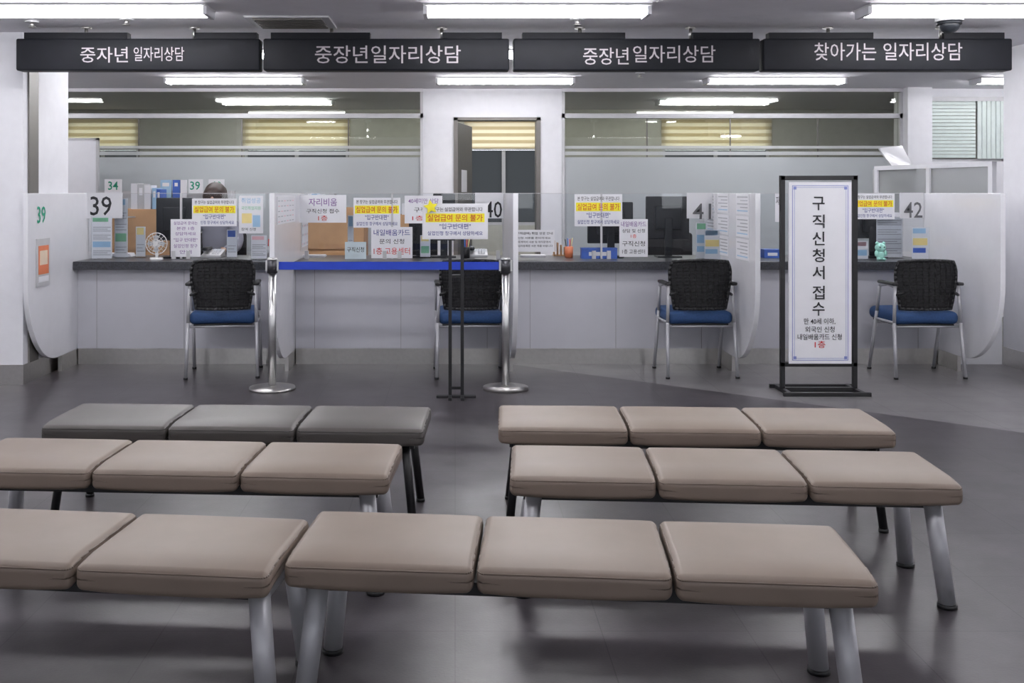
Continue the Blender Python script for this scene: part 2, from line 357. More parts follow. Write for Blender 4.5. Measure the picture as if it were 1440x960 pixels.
sign(370,716,[('중장년',443,517,64,89),('일자리상담',522,648,64,89)],[(380,520),(622,706)])
sign(722,1069,[('중장년',820,884,67,91),('일자리상담',890,1006,64,88)],[(735,880),(975,1060)])
sign(1074,1424,[('찾아가는',1145,1232,60,85),('일자리상담',1242,1353,60,85)],[(1083,1230),(1330,1415)])

# ---------------------------------------------------------------- counter
CF=8.03; TOP=.812; PXs=[-2.98,-1.27,.42,2.10,3.80]; SD=8.25
for i in range(4):
    a,b=PXs[i]+.02,PXs[i+1]-.02
    e=empty('service_counter')
    MB().box(a,b,7.93,8.75,.748,TOP,stone).obj('countertop',e,bevel=.004)
    mb=MB(); mb.box(a,b,CF,8.10,.125,.748,greyp); mb.box(a,a+.02,8.1,8.7,0,.748,greyp); mb.box(b-.02,b,8.1,8.7,0,.748,greyp)
    for k in (0.09,0.5,0.91): x=a+(b-a)*k; mb.box(x-.0015,x+.0015,CF-.001,CF,.125,.748,seam)
    mb.obj('front_panel',e)
    MB().box(a,b,CF+.01,8.1,0,.125,steel).obj('kick_plate',e)
    e=empty('acrylic_screen'); a+=.004; b-=.004
    mid=a+(b-a)*.45
    mb=MB(); mb.box(a,mid-.004,SD,SD+.005,TOP+.06,1.338,glass); mb.box(mid+.004,b,SD,SD+.005,TOP+.06,1.338,glass); mb.obj('sheets',e)
    mb=MB()
    for x in (a+.05,mid-.06,mid+.06,b-.05): mb.box(x-.015,x+.015,SD-.012,SD+.018,TOP,TOP+.065,lgrey)
    mb.box(mid-.008,mid+.008,SD-.004,SD+.009,TOP,1.338,lgrey); mb.box(a,b,SD-.001,SD+.006,1.338,1.342,lgrey); mb.obj('clamps',e)
def panel(px):
    e=empty('counter_divider'); a,b=.52,.585; cy,cz=7.1+a,.705
    poly=[(7.1,1.342)]+[(cy-a*math.cos(t),cz-b*math.sin(t)) for t in [math.pi/2*i/16 for i in range(17)]]
    poly+=[(8.72,.12),(8.72,1.342)]
    MB().prism(poly,'x',px-.018,px+.018,lam).obj('panel',e,bevel=.003)
    mb=MB(); mb.box(px-.014,px+.014,7.72,8.70,0,.12,steel); mb.obj('foot',e)
for p in PXs: panel(p)
MB().box(3.82,4.29,8.03,8.1,0,1.34,lam).obj('low_partition')
def numplate(x0,x1,t,t0,t1,y0=275,y1=302):
    e=empty('counter_number_plate'); d=SD-.012
    MB().box(X(x0,d),X(x1,d),d,d+.008,Z(307,d),1.345,frostmat('plate'+t,(.8,.8,.83),.2)).obj('plate',e)
    textfit(t,X(t0,d),X(t1,d),Z(y1,d),Z(y0,d),d-.002,ink if t in('39','40') else mat('ink_grey',(.12,.12,.13)),e,bold=.005)
numplate(122,172,'39',127,157,276,303); numplate(668,708,'40',681,706,283,306); numplate(966,1002,'41',974,1000,286,308); numplate(1266,1299,'42',1271,1297,284,306)
e=empty('divider_number'); textfit('39',7.25,7.40,Z(314,7.3),Z(290,7.3),-2.959,inkg,e,plane='yz',bold=.01)
e=empty('poster_frame'); xx=-2.962
MB().box(xx,xx+.008,7.23,7.47,Z(402,7.35),Z(335,7.35),lgrey).obj('frame',e,bevel=.002)
mb=MB(); mb.box(xx+.008,xx+.010,7.26,7.44,Z(385,7.35),Z(345,7.35),c_or); mb.box(xx+.010,xx+.0105,7.28,7.42,Z(372,7.35),Z(352,7.35),mat('print_cream',(.8,.65,.5))); mb.box(xx+.008,xx+.010,7.26,7.44,Z(396,7.35),Z(388,7.35),paper); mb.obj('print',e)
e=empty('desk_calendar_sheet'); 
for n,(p,y0,y1,z0,z1) in enumerate([(-1.27,7.2,8.0,1.12,1.32),(-1.27,8.35,8.7,.9,1.3)]):
    xx=p+.019
    mb=MB(); mb.box(xx,xx+.002,y0,y1,z0,z1,paper)
    for r in range(5):
        for c in range(6): mb.box(xx+.002,xx+.0025,y0+.03+(y1-y0)*c/6.5,y0+.02+(y1-y0)*(c+.7)/6.5,z0+.015+(z1-z0)*r/5.4,z0+.01+(z1-z0)*(r+.3)/5.4,g_ if (r+c)%3 else c_pk)
    mb.obj('sheet_%d'%n,e)
e=empty('posted_forms'); xx=2.10-.019
mb=MB()
for r in range(3):
    for c in range(3):
        y0=7.25+c*.42; z0=.86+r*.165
        if y0+.36>7.9: y0+=.12
        mb.box(xx-.002,xx,y0,y0+.33,z0,z0+.15,paper)
        for k in range(5): mb.box(xx-.0025,xx-.002,y0+.03,y0+.3-(k%2)*.08,z0+.02+k*.025,z0+.028+k*.025,g_ if k else c_lb)
mb.obj('sheets',e)

# ---------------------------------------------------------------- notices on the screens
nd=SD-.003
def ynotice(x0,y0,x1,y1,d=nd,**k):
    return notice(x0,y0,x1,y1,d,[('본 창구는 실업급여와 무관합니다',ink,.07,.20,.06,.94),('실업급여 문의 불가',inkr,.29,.50,.06,.94,yel),('"입구반대편"',inkb,.57,.74,.25,.75),('실업인정 창구에서 상담하세요',inkb,.80,.93,.06,.94)],**k)
ynotice(270,279,333,318); ynotice(497,278,563,320); ynotice(808,273,875,318); ynotice(1198,272,1258,308)
purp=[('실업급여 문의는',inkp,.06,.15,.1,.9),('본관 1층',inkp,.20,.29,.2,.8),('상담하세요',inkp,.34,.43,.15,.85),('"입구 반대편"',inkp,.50,.60,.1,.9),('실업인정 창구',inkp,.66,.76,.1,.9),('안내',inkp,.82,.92,.3,.7)]
notice(240,308,282,361,nd-.004,purp)
notice(421,274,487,313,nd,[('자리비움',inkp,.12,.40,.2,.8),('구직신청 접수',ink,.50,.66,.15,.85),('1층',inkr,.74,.93,.4,.6)])
notice(522,319,580,363,nd-.004,[('내일배움카드',inkb,.08,.28,.06,.94),('문의 신청',ink,.38,.54,.2,.8),('1층 고용센터',inkr,.66,.88,.06,.94)])
notice(569,275,622,314,nd,[('40세미만 상담',inkp,.1,.28,.1,.9),('구직신청',ink,.42,.6,.25,.9),('1층',inkr,.72,.9,.2,.5)])
notice(871,308,911,361,nd-.004,[('내일배움카드',inkp,.06,.2,.06,.94),('상담 및 신청',ink,.26,.36,.1,.9),('1층',inkr,.4,.5,.4,.6),('구직신청',ink,.58,.72,.1,.9),('1층 고용센터',ink,.8,.92,.1,.9)])
notice(722,323,780,354,nd-.004,[('(구직급여) 취업 성공 안내',ink,.1,.24,.05,.95),('신청 서류를 준비하세요',ink,.32,.42,.1,.9),('근로계약서 사본 및 재직증명서',ink,.5,.6,.05,.9),('사업자등록증 사본 제출 바랍니다',ink,.68,.78,.05,.95)])
notice(336,275,370,328,nd,[('취업성공',c_lb,.06,.2,.1,.9),('국민취업지원',c_gr,.28,.38,.1,.9),(None,None,.5,.7,.15,.5,c_ye),(None,None,.55,.8,.6,.85,c_lb),('참여 신청',ink,.85,.93,.1,.7)],name='leaflet')
notice(1090,272,1102,312,nd,[('자리',ink,.1,.4,.1,.9)])
notice(485,340,515,364,nd-.01,[('구직신청',ink,.3,.6,.1,.9)],bg=mat('pale_blue_paper',(.6,.7,.75)))

# ---------------------------------------------------------------- counter clutter
def monitor(x0,y0,x1,y1,d=8.5):
    e=empty('computer_monitor'); a,b,zt,zb=X(x0,d),X(x1,d),Z(y0,d),max(Z(y1,d),TOP+.06); c=(a+b)/2
    mb=MB(); mb.rbox((c,d,(zt+zb)/2),((b-a)/2,.014,(zt-zb)/2),.008,dark,seg=2,mid=2); mb.rbox((c,d-.025,(zt+zb)/2),((b-a)*.3,.02,(zt-zb)*.28),.01,dark,seg=2,mid=2); mb.obj('housing',e)
    mb=MB(); mb.box(c-.03,c+.03,d-.05,d-.035,TOP+.01,(zt+zb)/2,dark); mb.box(c-.1,c+.1,d-.11,d+.05,TOP,TOP+.012,dark); mb.obj('stand',e,bevel=.003)
monitor(220,278,272,338,8.42); monitor(575,298,606,340,8.52); monitor(826,284,890,342,8.5); monitor(908,276,969,336,8.5); monitor(1204,300,1245,335,8.5); monitor(609,272,640,338,8.5)
def holder(x0,y0,x1,d,cols,name='brochure_stand'):
    """acrylic stand with a printed card, standing on the countertop"""
    e=empty(name); a,b=X(x0,d),X(x1,d); zt=Z(y0,d); zb=TOP; 
    mb=MB(); mb.box(a,b,d,d+.003,zb+.003,zt,glass); mb.box(a,b,d-.02,d+.05,zb,zb+.003,glass); mb.obj('stand',e)
    mb=MB(); mb.box(a+.005,b-.005,d+.004,d+.008,zb+.01,zt-.004,paper)
    h=zt-zb-.03; n=len(cols); w=b-a
    for i,c in enumerate(cols):
        if c is None: continue
        z1=zt-.012-h*i/n; z0=z1-h/n*.72
        if c is g_:
            for q in range(3): zz=z0+(z1-z0)*q/3; mb.box(a+.014,b-.014-w*.15*(q%2),d+.003,d+.004,zz,zz+.006,c)
        elif i%2: mb.box(a+.012,b-.015,d+.003,d+.004,z0,z1,c)
        else: mb.box(a+.012,a+w*.8,d+.003,d+.004,z0+(z1-z0)*.3,z1,c)
    mb.obj('card',e)
holder(128,304,158,8.16,[c_gr,g_,g_,c_lb,g_]); holder(160,278,180,8.32,[c_lb,g_,g_,c_gr,g_]); holder(318,322,334,8.35,[c_bl,g_])
holder(352,330,376,8.14,[c_pk,g_,g_]); holder(978,312,996,8.14,[c_gr,c_lb,c_lb]); holder(990,322,1014,8.04,[c_lb,c_ye,c_lb]); holder(1282,319,1307,8.12,[c_lb,c_ye,c_bl])
holder(1180,290,1198,8.32,[c_bl,c_pk,g_]); holder(488,302,498,8.35,[c_lb,g_]); holder(590,330,606,8.35,[c_ye,c_gr]); holder(1232,305,1270,8.32,[g_,g_,g_,g_])
holder(1204,338,1222,8.10,[c_pk,c_lb]); holder(190,318,205,8.4,[c_ye,g_])
cx,cy,z=X(1238,8.08),8.08,TOP
mb=MB(); mb.sph((cx,cy,z+.04),(.033,.03,.04),c_mint); mb.sph((cx,cy,z+.10),(.043,.037,.037),c_mint)
for s in (-1,1): mb.sph((cx+s*.026,cy,z+.134),(.014,.012,.014),c_mint); mb.sph((cx+s*.037,cy-.01,z+.055),(.012,.012,.025),c_mint); mb.sph((cx+s*.02,cy-.02,z+.012),(.016,.024,.012),c_mint); mb.sph((cx+s*.016,cy-.035,z+.105),(.005,.004,.006),ink)
mb.obj('frog_plush_toy')
e=empty('desk_fan'); cx,cy=X(220,8.12),8.12; zc=TOP+.13; fw=mat('fan_white',(.8,.8,.8),.35)
mb=MB(); mb.cyl((cx,cy,TOP),(cx,cy,TOP+.02),.055,.05,fw,24); mb.cyl((cx,cy+.01,TOP+.02),(cx,cy+.01,zc-.06),.012,None,fw); mb.obj('base',e)
mb=MB(); 
for r in (.085,.06,.035): mb.tube([(cx+r*math.cos(t),cy-.025*(1 if r<.08 else 0),zc+r*math.sin(t)) for t in [2*math.pi*i/24 for i in range(24)]],.0035 if r>.08 else .0018,fw,6,True)
for i in range(16):
    t=2*math.pi*i/16; mb.cyl((cx,cy-.028,zc),(cx+.085*math.cos(t),cy,zc+.085*math.sin(t)),.0015,None,fw,5)
mb.cyl((cx,cy-.03,zc),(cx,cy-.02,zc),.018,None,fw); mb.cyl((cx,cy+.0,zc),(cx,cy+.06,zc),.035,.025,fw); mb.obj('cage',e)
mb=MB()
for i in range(4):
    t=math.pi/2*i; p=[(math.cos(t+q)*r,math.sin(t+q)*r) for q,r in ((-.1,.015),(-.35,.065),(.1,.072),(.45,.05),(.3,.015))]
    mb.prism([(cx+u,zc+w) for u,w in p],'y',cy-.012,cy-.009,mat('fan_blade_grey',(.45,.47,.5)))
mb.obj('blades',e)
def pencup(px,d,c):
    cx=X(px,d); mb=MB(); mb.cyl((cx,d,TOP),(cx,d,TOP+.09),.032,.036,c,20)
    for i,q in enumerate((ink,c_bl,c_rd,c_ye)): mb.cyl((cx-.015+.01*i,d,TOP+.05),(cx-.03+.02*i,d+.01,TOP+.15+.01*(i%2)),.004,None,q,8)
    mb.obj('pen_cup')
pencup(655,8.35,black); pencup(800,8.42,c_or); pencup(1045,8.45,lgrey); pencup(376,8.48,lgrey)
def phone(px,d):
    cx=X(px,d); e=empty('desk_telephone'); mb=MB(); mb.prism([(d-.09,TOP),(d+.09,TOP),(d+.09,TOP+.06),(d-.09,TOP+.02)],'x',cx-.08,cx+.08,lgrey); mb.obj('body',e,bevel=.004)
    mb=MB(); mb.rbox((cx-.05,d,TOP+.07),(.022,.1,.014),.012,dark,seg=2,mid=3); mb.obj('handset',e)
    mb=MB()
    for r in range(4):
        for c in range(3): zz=TOP+.03+.009*r; mb.box(cx+.0+c*.022,cx+.015+c*.022,d-.06+r*.03,d-.045+r*.03,zz,zz+.008,paper)
    mb.obj('keys',e)
phone(300,8.5); phone(672,8.55)
def boxobj(name,x0,x1,y0,d,m,dep=.12,lid=None):
    a,b=X(x0,d),X(x1,d); zt=Z(y0,d); mb=MB(); mb.box(a,b,d,d+dep,TOP,zt,m); mb.box(a-.002,b+.002,d-.002,d+dep+.002,zt,zt+.008,lid or m); mb.box(a+(b-a)*.2,b-(b-a)*.2,d-.001,d,TOP+(zt-TOP)*.3,TOP+(zt-TOP)*.7,paper); return mb.obj(name,bevel=.002)
boxobj('tissue_box',818,868,350,8.27,c_bl,.09); boxobj('document_box',1075,1098,352,8.35,c_bl)
def papers(px,d,n=6):
    cx=X(px,d); mb=MB()
    for i in range(n): o_=random.uniform(-.008,.008); mb.box(cx-.1+o_,cx+.1+o_,d-.07+o_,d+.07+o_,TOP+i*.003,TOP+.0028+i*.003,paper)
    mb.obj('paper_stack')
papers(750,8.5); papers(170,8.6,9); papers(1160,8.5); papers(440,8.5)
cx=X(795,8.3); mb=MB()
for i in range(4): mb.box(cx-.06+i*.03,cx-.052+i*.03,8.62,8.72,TOP,TOP+.13-.02*i,wood)
mb.box(cx-.065,cx+.045,8.62,8.72,TOP,TOP+.008,wood); mb.obj('wooden_organizer')

# ---------------------------------------------------------------- behind the counter
def cabinet(x0,x1,y0,d,dep=.45,rows=3,m=wood,name='filing_cabinet'):
    e=empty(name); a,b,zt=X(x0,d),X(x1,d),Z(y0,d)
    MB().box(a,b,d+.02,d+dep,0,zt,m).obj('carcass',e,bevel=.003)
    mb=MB(); nC=max(1,round((b-a)/.45)); w=(b-a)/nC
    for i in range(nC):
        for r in range(rows):
            h=zt/rows; mb.box(a+i*w+.006,a+(i+1)*w-.006,d,d+.02,r*h+.01,(r+1)*h-.01,m); c=a+(i+.5)*w
            mb.box(c-.05,c+.05,d-.015,d,(r+.8)*h,(r+.8)*h+.012,steel)
    mb.obj('drawers',e); return zt
cd=9.7
z1=cabinet(140,226,294,cd); z2=cabinet(420,512,292,cd); z3=cabinet(556,612,302,cd)
def bookrow(x0,x1,y0,d,zb,cols,name='binder_row'):
    mb=MB(); a=X(x0,d); b=X(x1,d); n=len(cols); w=(b-a)/n
    for i,c in enumerate(cols):
        h=(Z(y0,d)-zb)*random.uniform(.86,1); mb.box(a+i*w+.001,a+(i+1)*w-.001,d,d+.2,zb,zb+h,c); mb.box(a+i*w+w*.25,a+i*w+w*.75,d-.001,d,zb+h*.55,zb+h*.85,paper)
    return mb.obj(name)
bookrow(184,212,256,cd+.05,z1,[paper,lgrey,paper]); bookrow(214,226,262,cd+.05,z1,[c_lb,c_bl])
bookrow(430,470,272,cd+.05,z2,[paper,c_lb,paper,c_gr,lgrey]); bookrow(565,600,285,cd+.05,z3,[paper,c_pk,c_bl,lgrey])
e=empty('workstation_divider'); d3=10.35
MB().box(X(138,d3),X(330,d3),d3,d3+.04,0,Z(268,d3),lgrey).obj('panel',e,bevel=.003)
mb=MB(); 
for a_,b_ in ((148,172),(266,286),(294,316)): mb.box(X(a_,d3),X(b_,d3),d3-.02,d3-.012,Z(272,d3),Z(252,d3),paper)
mb.box(X(140,d3),X(326,d3),d3-.012,d3,Z(275,d3),Z(268,d3),lgrey); mb.obj('number_boards',e)
for t,a_,b_ in (('34',153,167),('39',268,282),('40',297,312)): textfit(t,X(a_,d3),X(b_,d3),Z(267,d3),Z(255,d3),d3-.022,inkg,e,bold=.012)
mb=MB()
for i,(a_,b_,c) in enumerate(((228,243,c_lb),(245,255,c_bl),(256,264,paper))):
    mb.box(X(a_,d3),X(b_,d3),d3-.06,d3-.03,Z(290,d3)-.3,Z(253,d3),c); mb.box(X(a_,d3)+.02,X(b_,d3)-.02,d3-.061,d3-.06,Z(262,d3),Z(257,d3),paper)
mb.box(X(226,d3),X(266,d3),d3-.15,d3-.022,0,Z(290,d3)-.3,lgrey); mb.obj('brochure_rack')
e=empty('office_partition'); MB().box(-4.6,X(137,10.6),10.6,10.64,0.02,Z(195,10.6),lam).obj('panel',e)
mb=MB(); mb.box(-4.6,X(138,10.6),10.595,10.645,Z(197,10.6),Z(194,10.6),lgrey); mb.box(X(135,10.6),X(138,10.6),10.595,10.645,0,Z(194,10.6),lgrey); mb.obj('frame',e)
# right cubicle partition: runs back from the counter, slightly skewed
pa=Vector((X(1232,9.9),9.9)); pb=Vector((X(1398,8.35),8.35)); L_=(pb-pa).length
e=empty('cubicle_partition',(pa.x,pa.y,0),math.atan2(pb.y-pa.y,pb.x-pa.x)); zt=1.60; t=.02
mb=MB(); xs=[0,L_*.48,L_*.97]
for x in xs: mb.box(x,x+.05,-t,t,0,zt,white)
mb.box(0,L_*.97+.05,-t-.002,t+.002,zt-.04,zt,white); mb.box(0,L_,-t,t,1.12,1.16,white); mb.obj('frame',e)
mb=MB()
for q in (0,1): mb.box(xs[q]+.05,xs[q+1],-.004,.004,1.16,zt-.04,frostmat('hazy%d'%q,(.45,.47,.47),.4,.5)); mb.box(xs[q]+.05,xs[q+1],-.012,.012,.05,1.12,lgrey)
mb.obj('infill',e)
d5=10.3; mb=MB(); a,b=X(1236,d5),X(1286,d5)
mb.add([(a,d5,Z(208,d5)),(b-.08,d5+.1,Z(204,d5)),(b,d5+.05,Z(232,d5)),(a+.12,d5-.05,Z(236,d5)),(a,d5+.03,Z(208,d5)),(b-.08,d5+.13,Z(204,d5)),(b,d5+.08,Z(232,d5)),(a+.12,d5-.02,Z(236,d5))],[(0,1,2,3),(7,6,5,4),(0,4,5,1),(1,5,6,2),(2,6,7,3),(3,7,4,0)],lam)
mb.box(a+.1,b,d5-.05,d5+.4,0,Z(236,d5),lgrey); mb.obj('printer_with_open_lid')
def officechair(cx,cy,rz=0,zback=1.0):
    e=empty('office_chair',(cx,cy,0),rz); mb=MB(); 
    mb.rbox((0,0,.45),(.24,.24,.04),.035,black,seg=3,mid=3); mb.obj('seat',e)
    mb=MB(); mb.rbox((0,.25,zback-.22),(.22,.03,.24),.028,mesh_m,lambda v:(v.x,v.y-.5*v.x*v.x,v.z),seg=3,mid=6); mb.tube([(0,.1,.42),(0,.29,.45),(0,.285,.7)],.018,black); mb.obj('back',e)
    mb=MB(); mb.cyl((0,0,.1),(0,0,.42),.025,None,steel)
    for i in range(5):
        t=2*math.pi*i/5+.3; p=(.27*math.cos(t),.27*math.sin(t)); mb.tube([(0,0,.11),(p[0],p[1],.075)],.016,black); mb.cyl((p[0]-.012,p[1],.03),(p[0]+.012,p[1],.03),.03,None,black,14)
    mb.obj('base',e)
    mb=MB()
    for s in (-1,1): mb.tube([(s*.25,.05,.45),(s*.27,.05,.62)],.013,black); mb.rbox((s*.27,0,.635),(.03,.12,.015),.012,black,seg=2,mid=2)
    mb.obj('arms',e)
officechair(X(592,9.2),9.2,.3,.98); officechair(X(306,9.4),9.4,0,.95); officechair(X(940,9.4),9.4,-.2,.95)

# ---------------------------------------------------------------- seated clerk (only hair visible over the screen)
def clerk(cx,cy):
    e=empty('seated_clerk',(cx,cy,-.015))
    def skinobj(name,pts,edges,rad,m,root=0,sub=2):
        me=bpy.data.meshes.new(name); me.from_pydata(pts,edges,[]); o=bpy.data.objects.new(name,me); COL.objects.link(o); o.parent=e
        md=o.modifiers.new('s','SKIN'); md.use_smooth_shade=True
        if not me.skin_vertices:
            bm=bmesh.new(); bm.from_mesh(me); bm.verts.layers.skin.verify(); bm.to_mesh(me); bm.free()
        for i,v in enumerate(me.skin_vertices[0].data):
            r=rad[i]; v.radius=r if hasattr(r,'__len__') else (r,r); v.use_root=(i==root)
        ss=o.modifiers.new('ss','SUBSURF'); ss.levels=sub; ss.render_levels=sub; me.materials.append(m); return o
    pts=[(0,.0,.58),(0,.0,.74),(0,-.01,.90),(0,-.03,1.03),(0,-.04,1.11),(0,-.06,1.18),
         (.10,-.04,1.085),(.17,-.04,1.06),(.22,-.12,.94),(.22,-.22,.87),(.17,-.45,.87),
         (-.10,-.04,1.085),(-.17,-.04,1.06),(-.22,-.12,.94),(-.22,-.22,.87),(-.17,-.45,.87)]
    ed=[(0,1),(1,2),(2,3),(3,4),(4,5),(4,6),(6,7),(7,8),(8,9),(9,10),(4,11),(11,12),(12,13),(13,14),(14,15)]
    skinobj('upper_body',pts,ed,[(.15,.11),(.13,.10),(.15,.11),(.15,.10),(.10,.08),(.05,.05),.065,.06,.05,.045,.032,.065,.06,.05,.045,.032],shirt)
    pts=[(0,.0,.58),(.09,-.05,.57),(.10,-.42,.55),(.10,-.42,.30),(.10,-.40,.09),(.10,-.50,.05),(-.09,-.05,.57),(-.10,-.42,.55),(-.10,-.42,.30),(-.10,-.40,.09),(-.10,-.50,.05)]
    skinobj('legs',pts,[(0,1),(1,2),(2,3),(3,4),(4,5),(0,6),(6,7),(7,8),(8,9),(9,10)],[(.13,.1),.08,.06,.05,.035,.03,.08,.06,.05,.035,.03],pants)
    for s in (-1,1):
        w=Vector((s*.17,-.45,.87)); pts=[tuple(w),tuple(w+Vector((-s*.01,-.06,-.012)))]; ed=[(0,1)]; rad=[.024,(.034,.016)]
        for k,(dx,l) in enumerate(((-.028,.055),(-.01,.07),(.009,.065),(.027,.05))):
            b=w+Vector((dx-s*.01,-.085,-.014)); i=len(pts); pts+=[tuple(b),tuple(b+Vector((dx*.1,-l*.5,-.004))),tuple(b+Vector((dx*.15,-l,-.016)))]; ed+=[(1,i),(i,i+1),(i+1,i+2)]; rad+=[.0095,.0085,.007]
        i=len(pts); t0=w+Vector((-s*.035,-.035,-.012)); pts+=[tuple(t0),tuple(t0+Vector((-s*.018,-.035,-.008)))]; ed+=[(0,i),(i,i+1)]; rad+=[.011,.009]
        skinobj('hand_%d'%(1 if s>0 else 2),pts,ed,rad,skin)
    hd=empty('head_pivot',(0,-.075,1.292),0,e); hd.rotation_euler=(math.radians(30),0,0)
    mb=MB(); mb.rbox((0,-.02,.02),(.075,.092,.112),.07,skin,lambda v:(v.x*(1-.25*max(0,-v.z)/.11),v.y,v.z),seg=5,mid=3)
    mb.cyl((0,.02,-.13),(0,.0,-.04),.05,.048,skin)
    mb.add([(-.014,-.105,-.01),(.014,-.105,-.01),(0,-.135,-.008),(0,-.105,.04),(0,-.11,-.022)],[(0,2,3),(2,1,3),(0,4,2),(4,1,2),(0,3,1,4)],skin,True)
    for s in (-1,1):
        mb.sph((s*.076,-.01,.01),(.012,.02,.03),skin); mb.sph((s*.03,-.098,.025),(.015,.012,.009),paper); mb.sph((s*.03,-.107,.025),(.006,.005,.006),ink); mb.box(s*.03-.016,s*.03+.016,-.112,-.104,.044,.049,hair)
    mb.rbox((0,-.108,-.042),(.024,.006,.006),.005,c_rd,seg=2,mid=2); mb.obj('head',hd)
    mb=MB(); mb.rbox((0,-.002,.065),(.098,.118,.085),.082,hair,lambda v:(v.x,v.y+.012*math.cos(v.x*30),v.z),seg=5,mid=3)
    mb.rbox((0,.055,-.01),(.096,.06,.12),.055,hair,seg=4,mid=3); mb.obj('hair',hd)
clerk(X(306,9.35),9.35)

# ---------------------------------------------------------------- visitor chairs
def vchair(cx,cy,rz=0):
    """chair faces +Y (the counter); its back is toward the waiting area"""
    e=empty('visitor_chair',(cx,cy,0),rz)
    mb=MB(); mb.rbox((0,.25,.43),(.24,.235,.047),.042,blue,lambda v:(v.x*(1-.05*(v.y+.2)),v.y,v.z+(.008*math.cos(v.x*6))),seg=4,mid=6); mb.obj('seat',e)
    mb=MB(); mb.box(-.21,.21,.04,.45,.375,.388,black); mb.obj('seat_pan',e,bevel=.004)
    n=12; mb=MB(); W0,W1=.19,.225; z0,z1=.50,.855
    def bp(u,v):
        w=W0+(W1-W0)*min(1,v*1.6); w*=1-.10*max(0,v-.85)/.15
        return Vector((u*w,.02-.05*v-.02*math.cos(v*3)+.05*u*u,z0+(z1-z0)*v-.012*(u*u)*(v)))
    vs=[];fs=[]
    m_=10
    for i in range(n+1):
        for j in range(m_+1): vs.append(bp(-1+2*i/n,j/m_))
    for i in range(n):
        for j in range(m_): a=i*(m_+1)+j; fs.append((a,a+m_+1,a+m_+2,a+1))
    k=len(vs); vs+=[v+Vector((0,.006,0)) for v in vs]; fs+=[tuple(q+k for q in f)[::-1] for f in fs]
    mb.add(vs,fs,mesh_m,True)
    rim=[bp(-1+2*i/n,0) for i in range(n+1)]+[bp(1,j/m_) for j in range(1,m_+1)]+[bp(1-2*i/n,1) for i in range(1,n+1)]+[bp(-1,1-j/m_) for j in range(1,m_)]
    mb.tube(rim,.011,black,8,True)
    for v in [i/14 for i in range(1,14)]: mb.tube([bp(-1+2*i/8,v)+Vector((0,-.003,0)) for i in range(9)],.0022,black,4)
    for u in [-.8+.2*i for i in range(9)]: mb.tube([bp(u,j/6)+Vector((0,-.003,0)) for j in range(7)],.0018,black,4)
    mb.obj('mesh_back',e)
    mb=MB()
    for s in (-1,1):
        mb.tube([(s*.255,-.03,.012),(s*.245,.02,.40),(s*.235,.03,.66)],.0125,silver); mb.tube([(s*.235,.03,.66),(s*.245,.12,.675),(s*.25,.24,.655),(s*.245,.30,.46),(s*.25,.42,.012)],.0125,silver)
        mb.tube([(s*.245,.02,.40),(s*.245,.30,.40)],.010,silver)
        mb.tube([(s*.235,.03,.60),(s*.19,-.005,.62)],.011,black)
    mb.tube([(-.245,.05,.37),(.245,.05,.37)],.010,silver); mb.tube([(-.247,.33,.37),(.247,.33,.37)],.010,silver); mb.obj('frame',e)
    mb=MB()
    for s in (-1,1):
        mb.rbox((s*.243,.13,.682),(.022,.13,.012),.011,black,seg=3,mid=3)
        mb.cyl((s*.255,-.03,0),(s*.255,-.03,.014),.016,None,black); mb.cyl((s*.25,.42,0),(s*.25,.42,.014),.016,None,black)
    mb.obj('armrests_and_glides',e)
vchair(X(315,7.5),7.44,math.radians(7)); vchair(X(663,7.5),7.44,math.radians(3)); vchair(X(984,7.5),7.44,math.radians(2)); vchair(X(1299,7.5),7.42,math.radians(2))

